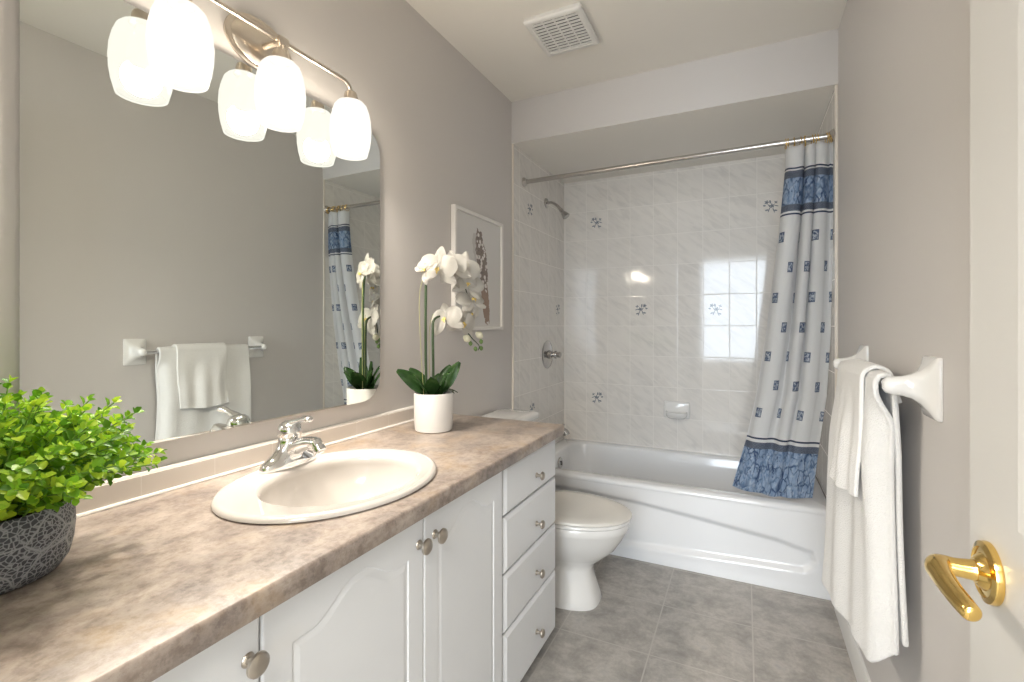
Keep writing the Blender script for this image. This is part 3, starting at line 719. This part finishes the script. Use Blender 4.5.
# ================================================================== POTTED BOXWOOD
GX, GY = .172, .294
gp = thing('potted_plant', 'bushy bright green plant in a charcoal crackled pot near the camera', 'plant', (GX, GY, ZK))
bm = NB(); lathe(bm, [(0,0),(.076,0),(.084,.003),(.0935,.018),(.0985,.040),(.1005,.066),(.0995,.088),(.0965,.102),(.0945,.104),(.0915,.101),(.091,.085),(0,.080)], (GX,GY,ZK), (0,0,1), 64, False, False)
obj('pot', bm, M['pot'], gp, ang=50)
bm = NB(); lathe(bm, [(.0915,.080),(.0915,.088),(.06,.094),(0,.098)], (GX,GY,ZK), (0,0,1), 32, True, False); obj('soil', bm, M['soil'], gp)
fb, sb = NB(), NB(); rnd = random.Random(11)
def leafq(bm, p, d, nrm, L, w):
    d = d.normalized(); s = d.cross(nrm).normalized(); nn = s.cross(d)
    a = [bm.verts.new(p + d*(L*t) + s*(w*k) + nn*(abs(k)*w*.35 + c*L)) for t, k, c in ((0,0,0),(.30,-.92,.02),(.68,-.95,.02),(.95,-.35,-.05),(1.0,.0,-.06),(.95,.35,-.05),(.68,.95,.02),(.30,.92,.02),(.5,0,.0))]
    for i, j in ((0,1),(1,2),(2,3),(3,4),(4,5),(5,6),(6,7),(7,0)): bm.faces.new((a[8], a[i], a[j]))
NS = 290
for k in range(NS):
    az = k*2.39996 + rnd.uniform(-.2,.2); el_ = math.acos(1 - (k+.5)/NS*1.06)       # 0 = straight up
    L = rnd.uniform(.105,.150)*(1 + .18*math.sin(el_)) * (1.18 if rnd.random() < .12 else 1)
    dr = Vector((math.sin(el_)*math.cos(az), math.sin(el_)*math.sin(az), math.cos(el_)))
    flat = Vector((dr.x, dr.y, 0)); p0 = Vector((GX,GY,ZK+.088)) + flat*rnd.uniform(.03,.085)
    tip = p0 + Vector((dr.x, dr.y, 0))*L*.80 + Z1*(max(.03, dr.z*.80+.32)*L*rnd.uniform(.92,1.16))
    if tip.x < .022: tip.x = .022 + rnd.uniform(0,.015)
    mid = (p0+tip)/2 + Z1*.022; path = bez([p0, mid, tip], 5)
    tube(sb, path, .0011, 5)
    np_ = len(path)
    for i in range(2, np_):
        t = (path[min(i+1,np_-1)]-path[i-1]).normalized(); side = t.cross(Z1 + Vector((.01,0,0))).normalized()
        rot = Matrix.Rotation(i*PI/2 + rnd.uniform(-.5,.5), 3, t)
        for sg in (1,-1):
            s = rot @ side * sg; d = (s*.85 + t*.55 + Z1*.15).normalized()
            nv = (t + Z1*.8 + Vector((rnd.uniform(-.4,.4), rnd.uniform(-.4,.4), rnd.uniform(-.2,.4)))).normalized()
            sz = rnd.uniform(.0125,.0205)*(1 - .32*max(0, (i/np_-.6))/.4)
            p = path[i] + s*.001
            if (p+d*sz).x < .016: continue
            leafq(fb, p, d, nv, sz, sz*.40)
    leafq(fb, tip, (tip-mid).normalized() + Vector((0,0,.2)), Vector((rnd.uniform(-1,1),rnd.uniform(-1,1),.6)).normalized(), .013, .0055)
obj('foliage', fb, M['foliage'], gp, ang=180, recalc=False); obj('stems', sb, M['stem'], gp, recalc=False)

# ================================================================== TOILET
TY = 2.035
to = thing('toilet', 'white two-piece toilet with closed lid between the vanity and bathtub', 'toilet', (.35, TY, 0))
def egg(xb, xf, w, z, n=48, p=1.0):
    cx = xb + (xf-xb)*.42; out = []
    for k in range(n):
        a = 2*PI*k/n; c, s = math.cos(a), math.sin(a)
        out.append(Vector((cx + (xf-cx if c > 0 else cx-xb)*math.copysign(abs(c)**p, c), TY + w*math.copysign(abs(s)**p, s), z)))
    return out
bm = NB()
loft(bm, [egg(.14,.604,.124,0,p=.62), egg(.14,.605,.125,.004,p=.62), egg(.15,.597,.118,.03,p=.62), egg(.16,.580,.103,.09,p=.68), egg(.17,.570,.092,.14,p=.74), egg(.18,.585,.096,.170,p=.82),
          egg(.20,.625,.122,.200,p=.9), egg(.22,.670,.150,.240,p=.96), egg(.235,.700,.167,.285,p=1), egg(.245,.715,.176,.312), egg(.25,.722,.180,.326), egg(.25,.727,.184,.335), egg(.25,.728,.185,.357), egg(.252,.725,.182,.362)])
box(bm, .03, .30, TY-.15, TY+.15, .325, .361)
obj('bowl', bm, M['china'], to, ang=50)
bm = NB(); rb, nn = egg, 48
loft(bm, [egg(.255,.730,.184,.3625), egg(.25,.735,.188,.367), egg(.25,.735,.188,.374), egg(.255,.731,.184,.378)]); obj('seat', bm, M['china'], to, ang=50)
bm = NB(); loft(bm, [egg(.252,.735,.187,.3805), egg(.248,.740,.191,.384), egg(.248,.740,.191,.391), egg(.256,.730,.183,.396), egg(.29,.66,.14,.3995), egg(.36,.56,.07,.401)]); obj('lid', bm, M['warm_lit_lid'], to, ang=60)
bm = NB()
for s in (-.07,.07):
    bm = NB(); tube(bm, [(.247, TY+s-.025, .380), (.247, TY+s+.025, .380)], .012, 14); obj('hinge', bm, M['china'], to)
bm = NB(); loft(bm, [[Vector((x,y,z)) for x,y in rrect(.118, TY, hx, hy, .03, 6)] for hx, hy, z in ((.082,.195,.362),(.090,.205,.372),(.096,.218,.55),(.098,.222,.725))]); obj('tank', bm, M['china'], to, ang=50)
bm = NB(); loft(bm, [[Vector((x,y,z)) for x,y in rrect(.124, TY, hx, hy, .035, 8)] for hx, hy, z in ((.106,.229,.726),(.110,.234,.730),(.110,.234,.748),(.106,.229,.757),(.09,.21,.762))]); obj('tank_lid', bm, M['china'], to, ang=50)
bm = NB(); lathe(bm, [(.013,0),(.013,.006),(.008,.01),(.008,.018)], (.216, TY-.16, .67), (1,0,0), 18); tube(bm, [(.233,TY-.16,.67),(.236,TY-.12,.664),(.236,TY-.085,.658)], [.006,.005,.006], 10); obj('flush_lever', bm, M['chrome'], to)

# ================================================================== BATHTUB
tb = thing('bathtub', 'white alcove bathtub with a recessed front apron', 'bathtub', (W/2, 2.86, 0))
bm = NB(); x0, x1, y0, y1 = .0115, W-.0115, TUB_Y, Y_B-.001
cx, cy, hx, hy = (x0+x1)/2, (y0+y1)/2, (x1-x0)/2, (y1-y0)/2
def tr(l, r, f, bk, z, rad): return [Vector((x,y,z)) for x,y in rrect((x0+l+x1-r)/2, (y0+f+y1-bk)/2, (x1-r-x0-l)/2, (y1-bk-y0-f)/2, rad, 8)]
loft(bm, [tr(0,0,.034,0,0,.004), tr(0,0,.034,0,.34,.004), tr(0,0,.010,0,.352,.004), tr(0,0,.0015,0,.366,.004), tr(0,0,.0015,0,.376,.004), tr(.001,.001,.007,0,.385,.006), tr(.003,.003,.018,.002,TUB_Z,.01),
          tr(.075,.09,.070,.045,TUB_Z+.001,.10), tr(.083,.10,.080,.052,TUB_Z-.004,.10), tr(.089,.108,.087,.057,TUB_Z-.014,.10), tr(.095,.13,.092,.062,.30,.11), tr(.103,.17,.098,.070,.20,.12), tr(.115,.22,.108,.082,.12,.13), tr(.15,.27,.14,.12,.075,.14), tr(.22,.34,.20,.18,.062,.12)], True, True)
obj('shell', bm, M['tubm'], tb, ang=60)
bm = NB()
poly = [(.12,.045),(1.405,.100),(1.440,.125),(1.448,.150),(1.432,.190),(1.30,.222),(1.0,.258),(.7,.290),(.4,.308),(.12,.312)]
def sd(x, z):
    d = 9; ins = False; n = len(poly)
    for i in range(n):
        (ax, az), (bx, bz) = poly[i], poly[(i+1)%n]
        t = max(0, min(1, ((x-ax)*(bx-ax)+(z-az)*(bz-az))/((bx-ax)**2+(bz-az)**2)))
        d = min(d, math.hypot(x-ax-t*(bx-ax), z-az-t*(bz-az)))
        if (az > z) != (bz > z) and x < (bx-ax)*(z-az)/(bz-az)+ax: ins = not ins
    return d if ins else -d
def apf(u, v):
    x = x0 + (x1-x0)*u; z = .372*v
    return Vector((x, TUB_Y + .0035*(1-sstep(.0,.05,z))*-1 + .006*sstep(.30,.372,z)*0 + .022*sstep(-.012,.020,sd(x, z)) + .004, z))
grid(bm, 190, 62, apf)
obj('apron', bm, M['tubm'], tb, ang=180)
bm = NB(); lathe(bm, [(.036,0),(.037,.003),(.034,.008),(.012,.011),(0,.012)], (.1055, 2.895, .318), (1,0,.07), 28, True, False); box(bm, .116, .124, 2.890, 2.900, .305, .332); o = obj('overflow_plate', bm, M['chrome_dark'], tb); o['label'] = 'chrome round overflow plate'
bm = NB(); lathe(bm, [(.0,0),(.03,0),(.03,.003),(0,.005)], (.33, 2.87, .0625), (0,0,1), 24, False, False); obj('drain', bm, M['chrome'], tb)
# fittings on the tiled end wall
bm = NB(); FYB = 2.912
sp = bez([(.012,FYB,.525),(.05,FYB,.527),(.10,FYB,.524),(.135,FYB,.512),(.146,FYB,.496)], 5)
tube(bm, sp, [.026]*6+[.025]*5+[.024]*5+[.0225]*5, 18); lathe(bm, [(.006,0),(.006,.02),(.009,.021),(.009,.028)], (.125,FYB,.536), (0,0,1), 12)
o = obj('tub_spout', bm, M['chrome_dark'], ang=50); tag(o, 'chrome tub spout on the tiled wall above the tub end', 'spout')
sv = thing('shower_valve', 'round chrome shower valve plate with handle on the tiled side wall', 'shower valve', (.01, 2.914, 1.005))
bm = NB(); lathe(bm, [(.090,.0005),(.091,.003),(.086,.008),(.070,.011),(.045,.013),(.028,.015),(.026,.03),(.022,.034)], (.01,2.914,1.005), (1,0,0), 48); obj('escutcheon', bm, M['chrome_dark'], sv)
bm = NB(); lathe(bm, [(.019,.032),(.020,.036),(.020,.044),(.015,.047),(.014,.052),(.024,.055),(.026,.062),(.024,.068),(.017,.072),(.016,.080),(.020,.083),(.019,.094),(.010,.098)], (.01,2.914,1.005), (1,0,0), 28); obj('handle', bm, M['chrome_dark'], sv)
sh = thing('wall_shower', 'small chrome shower head on an angled arm below the rod end', 'shower head', (.01, 2.895, 1.985))
bm = NB(); lathe(bm, [(.031,.0005),(.032,.003),(.027,.010),(.015,.014)], (.01,2.895,1.985), (1,0,0), 28); obj('flange', bm, M['chrome_dark'], sh)
bm = NB(); tube(bm, bez([(.012,2.895,1.985),(.05,2.895,1.984),(.085,2.895,1.962),(.108,2.895,1.936)], 6), .0088, 12); obj('arm', bm, M['chrome_dark'], sh)
bm = NB(); lathe(bm, [(.010,-.012),(.013,0),(.013,.012),(.011,.016),(.015,.024),(.024,.052),(.025,.060),(.021,.063)], (.112,2.895,1.931), (.62,0,-.78), 24); obj('head', bm, M['chrome_dark'], sh)
# soap dish
sd_ = thing('soap_dish', 'white ceramic soap dish on the tiled back wall', 'soap dish', (.774, Y_B, .592))
def rr3(hx, hz, y, r, cz=.652): return [Vector((x, y, z)) for x, z in rrect(.774, cz, hx, hz, r, 6)]
bm = NB(); loft(bm, [rr3(.080,.054,Y_B-.0005,.012), rr3(.080,.054,Y_B-.006,.012), rr3(.076,.050,Y_B-.011,.012), rr3(.068,.042,Y_B-.013,.012)]); obj('plate', bm, M['china'], sd_, ang=50)
bm = NB()
def tray(hx, d, z): return [Vector((.774 + hx*math.cos(a), Y_B-.008 - d*math.sin(a)**.7, z)) for a in [PI*k/20 for k in range(21)]]
loft(bm, [tray(.050,.040,.600), tray(.060,.056,.610), tray(.066,.064,.628), tray(.066,.064,.640), tray(.063,.060,.643), tray(.059,.055,.641), tray(.052,.046,.634)]); obj('tray', bm, M['china'], sd_, ang=50)

# ================================================================== SHOWER ROD, RINGS, CURTAIN
rod = thing('shower_rod', 'straight chrome shower curtain rod across the tub opening', 'curtain rod', (W/2, 2.48, 1.98))
RA, RB = Vector((.0105,2.545,2.026)), Vector((W-.0105,2.432,2.001))
bm = NB(); tube(bm, [RA, RB], .0125, 20); obj('pole', bm, M['rod'], rod)
for p, s in ((RA,1),(RB,-1)):
    bm = NB(); lathe(bm, [(.026,0),(.027,.004),(.022,.012),(.0155,.018),(.0155,.026)], p, (s,0,0), 28); obj('flange', bm, M['rod'], rod)
# curtain: parameter s across, t down
CL = [(0,1.330,1.516),(.06,1.328,1.516),(.2,1.308,1.516),(.50,1.258,1.513),(.70,1.217,1.500),(.85,1.172,1.472),(1,1.112,1.446)]
def curve(t, k):
    for a, bq in zip(CL, CL[1:]):
        if t <= bq[0]:
            u = (t-a[0])/(bq[0]-a[0]); return a[k]+(bq[k]-a[k])*u
    return CL[-1][k]
NF = 3.6
def cur(s, t):
    L, Rr = curve(t,1), curve(t,2); x = L + (Rr-L)*s
    z = 1.980 - 1.570*t + .008*math.sin(2*PI*NF*s)*(1-t)*max(0, 1-t*8)
    yb = (RA.y + (RB.y-RA.y)*(x/W)) + (2.578-2.432-.01)*sstep(.1,1,t)*.85
    amp = .030*(1-.25*sstep(.3,.8,t))*(1-.45*sstep(.7,1,t))
    ph = 2*PI*(NF*s + .35*math.sin(s*9+1.3)*.6 + .15*t*math.sin(6*s))
    q = math.sin(ph); q = math.copysign(abs(q)**.8, q)
    y = yb + amp*q*(.55+.45*math.sin(3.1*s+.6)**2) + .03*sstep(.5,1,t)*math.sin(PI*s*1.05)*-1*.5
    x += amp*.35*math.cos(ph)*(1-.4*t)
    return Vector((min(x, W-.0115), min(max(y, 2.40), 2.62), z - .012*sstep(.9,1,t)*math.sin(PI*s)))
bm = NB(); grid(bm, 170, 110, cur, uvfn=lambda s, t: (.80*s+.03, 1.575*t)); bmesh.ops.solidify(bm, geom=bm.faces[:], thickness=.0009)
cu = obj('shower_curtain', bm, M['curtain'], ang=180, recalc=False); tag(cu, 'white shower curtain with blue patterned bands and small blue squares, drawn to the right', 'curtain')
ring0 = None
for k in range(12):
    s = (k+.35)/12.2; p = cur(s, 0); f = (p.x/W); rc = RA.lerp(RB, (p.x-RA.x)/(RB.x-RA.x))
    if ring0 is None:
        bm = NB(); pts = [Vector((.0018*math.sin(a*2), .0185*math.cos(a), -.006+.0215*math.sin(a))) for a in [2*PI*j/24 for j in range(25)]]
        tube(bm, pts, .0016, 8); ring0 = obj('curtain_ring', bm, M['brass'], origin=(0,0,0)); r_ = ring0
    else:
        r_ = ring0.copy(); COL.objects.link(r_)
    r_.location = rc; r_.rotation_euler = (0, 0, rnd.uniform(-.25,.25))
    tag(r_, 'thin brass ring looped over the shower rod at the curtain top', 'curtain ring', 'brass shower curtain rings')

# ================================================================== TOWEL BAR, TOWELS
BXX, BZ = 1.452, 1.066
tbx = thing('towel_bar', 'white ceramic towel bar on the right wall', 'towel bar', (W, 1.58, BZ))
BY0, BY1 = 1.272, 1.905
def bracket(yc):
    bm = NB(); rings = []
    for hy, hz, d, r, dz in ((.048,.064,.0005,.006,0),(.048,.064,.006,.008,0),(.045,.061,.010,.010,0),(.036,.048,.016,.016,0),(.026,.034,.026,.018,0),(.0205,.025,.040,.018,.001),(.0185,.0205,.056,.018,.001),(.018,.0185,.072,.0175,.001),(.0155,.016,.082,.0155,.001),(.009,.0095,.087,.009,.001)):
        rings.append([Vector((W-d, y, z)) for y, z in rrect(yc, BZ+dz, hy, hz, r, 6)])
    loft(bm, rings); return bm
for yc in (BY0, BY1): obj('bracket', bracket(yc), M['china'], tbx, ang=50)
bm = NB(); tube(bm, [(BXX,BY0+.01,BZ),(BXX,BY1-.01,BZ)], .0095, 16); o = obj('bar', bm, M['chrome'], tbx); o['label'] = 'slim chrome bar'
def towel(y0, y1, rf, rb, lf, lb, bot, seed, wrap=False):
    """cloth folded over the bar: front drop lf at distance rf, back drop lb at distance rb; bot(v) = extra outward reach at the front hem"""
    bm = NB(); arc = PI*(rf+rb)/2; tot = lf + arc + lb; nu, nv = 90, 56
    def f(u, v):
        s = u*tot; y = y0 + (y1-y0)*v; sg = 0; d = 0; k = 0
        if s < lf: d = lf - s; x = BXX - rf; z = BZ - d; k = d/lf; sg = -1
        elif s < lf + arc:
            a = (s-lf)/arc*PI; r = rf + (rb-rf)*(a/PI); x = BXX - r*math.cos(a); z = BZ + (rf*.6+rb*.4)*math.sin(a)
        else: d = s - lf - arc; x = BXX + rb; z = BZ - d; k = d/max(lb,.01); sg = 1
        e = sstep(0, .22, d)
        w = .006*math.sin(v*8+seed+1.2*k) + .0045*math.sin(v*19+2*seed+k) + .003*math.sin(k*6+v*5+seed)
        if sg < 0: x -= max(-.004, (w+.006)*e + bot(v)*(.35*k+.65*k*k))
        if sg > 0: x += max(-.002, min(.058-rb, w*.5*e + .016*k))
        if wrap and sg < 0:
            q = 1-sstep(0, .17, v); ww = q*q*(1.0)*sstep(.015,.10,d); x = x*(1-ww) + (BXX+rb-.004+.010*k)*ww; y -= .010*math.sin(PI*min(1,q))*sstep(.02,.12,d); z += .06*ww*k*k
        y += .005*math.sin(z*9+seed)*e - (.016*(v-.5)*sstep(.0,.5,k))*e
        z += .006*math.sin(v*5+seed)*k + .0012*mnoise.noise(Vector((x*50,y*50,z*50)))
        return Vector((x, y, z))
    grid(bm, nu, nv, f); bmesh.ops.recalc_face_normals(bm, faces=bm.faces[:])
    return bm
def cloth(name, bm, m, thick, label, cat):
    o = obj(name, bm, m, ang=180, recalc=False)
    s = o.modifiers.new('thickness', 'SOLIDIFY'); s.thickness = thick; s.offset = 0
    v = o.modifiers.new('round', 'BEVEL'); v.width = thick*.42; v.segments = 3; v.limit_method = 'ANGLE'; v.angle_limit = R(60)
    return tag(o, label, cat)
cloth('bath_towel', towel(1.338, 1.800,   .0175, .0165, .672, .590, lambda v: -.010+.048*v, .4, True), M['towel'], .012, 'long white bath towel draped over the towel bar', 'towel')
cloth('hand_towel', towel(1.410, 1.665, .0300, .0280, .295, .060, lambda v: .006+.030*v, 2.2), M['towel2'], .010, 'short white hand towel laid over the long bath towel', 'towel')

# ================================================================== DOOR (open against the right wall)
dr = bpy.data.objects.new('door_1', None)
DFX, DY0, DY1 = 1.417, -.032, .779
bm = NB()
box(bm, DFX+.004, DFX+.035, DY0, DY1, .012, 2.03)
def rec(y0, y1, z0, z1):
    r = lambda ins, d: [Vector((DFX+d, p, q)) for p, q in ((y0+ins,z0+ins),(y1-ins,z0+ins),(y1-ins,z1-ins),(y0+ins,z1-ins))]
    loft(bm, [r(0,.0), r(.012,.003), r(.018,.004), r(.026,.004), r(.060,.0012), r(.062,.001)], False, True)
PA, PB = DY0+.115, DY1-.115; MID = (DY0+DY1)/2
ys = [(PA, MID-.05), (MID+.05, PB)]; zs = [(.24,.82),(.985,1.60),(1.72,1.90)]
# stiles and rails around the six panels
for y0_, y1_ in ((DY0, PA), (PB, DY1), (MID-.05, MID+.05)): box(bm, DFX, DFX+.006, y0_, y1_, .012, 2.03)
for z0_, z1_ in ((.012,.24),(.82,.985),(1.60,1.72),(1.90,2.03)):
    for y0_, y1_ in ys: box(bm, DFX, DFX+.006, y0_, y1_, z0_, z1_)
for y0_, y1_ in ys:
    for z0_, z1_ in zs: rec(y0_, y1_, z0_, z1_)
bpy.data.objects.remove(dr)
d1 = struct('door_1', bm, M['door'])
HY_, HZ_ = .722, .916
bm = NB(); lathe(bm, [(.0335,.0003),(.034,.003),(.033,.007),(.027,.009),(.026,.007),(.020,.0075),(.017,.012),(.0135,.015)], (DFX,HY_,HZ_), (-1,0,0), 40)
ha = obj('door_handle', bm, M['brass'], d1); ha['label'] = 'polished brass lever handle'
bm = NB()
tube(bm, bez([(DFX-.008,HY_,HZ_),(DFX-.030,HY_,HZ_),(DFX-.042,HY_,HZ_+.001),(DFX-.050,HY_-.010,HZ_+.001),(DFX-.052,HY_-.030,HZ_+.0),(DFX-.052,HY_-.060,HZ_-.002),(DFX-.050,HY_-.090,HZ_-.004),(DFX-.048,HY_-.103,HZ_-.005)], 5),
     [.0135,.0125,.0115,.011,.0105,.0102,.010,.010,.010,.0102,.0105,.011,.0115,.0118,.012,.012,.012,.012,.0118,.0115,.0112,.011,.0108,.0106,.0104,.0102,.010,.010,.0098,.0096,.0094,.0092,.009,.0085,.007,.004], 18)
obj('lever', bm, M['brass'], ha, ang=70)

# ================================================================== CEILING VENT
cv = thing('ceiling_vent', 'white slatted exhaust fan grille on the ceiling', 'vent', (.479, 1.908, ZC))
VX0, VX1, VY0, VY1 = .358, .602, 1.770, 2.046; VZ = ZC-.024
bm = NB()
fr = lambda ins, z: [Vector((x, y, z)) for x, y in rrect((VX0+VX1)/2, (VY0+VY1)/2, (VX1-VX0)/2-ins, (VY1-VY0)/2-ins, .008, 4)]
loft(bm, [fr(.004,ZC-.0005), fr(0,ZC-.016), fr(.003,VZ+.003), fr(.007,VZ), fr(.024,VZ+.001), fr(.026,VZ+.004), fr(.026,VZ+.016)], False, False); obj('frame', bm, M['white_paint'], cv, ang=40)
bm = NB(); box(bm, VX0+.024, VX1-.024, VY0+.024, VY1-.024, VZ+.014, VZ+.017); obj('backing', bm, M['vent_shade'], cv)  # near-black sheet stands in for the shade inside the vent
NSL = 11; pit = (VY1-VY0-.050)/NSL
for k in range(NSL):
    y = VY0+.025+pit*(k+.5); bm = NB(); box(bm, VX0+.025, VX1-.025, y-pit*.29, y+pit*.29, VZ+.001, VZ+.0035); obj('slat', bm, M['white_paint'], cv)
for k in (1,2,3):
    x = VX0+.025+(VX1-VX0-.05)*k/4; bm = NB(); box(bm, x-.003, x+.003, VY0+.025, VY1-.025, VZ+.0015, VZ+.004); obj('divider', bm, M['white_paint'], cv)
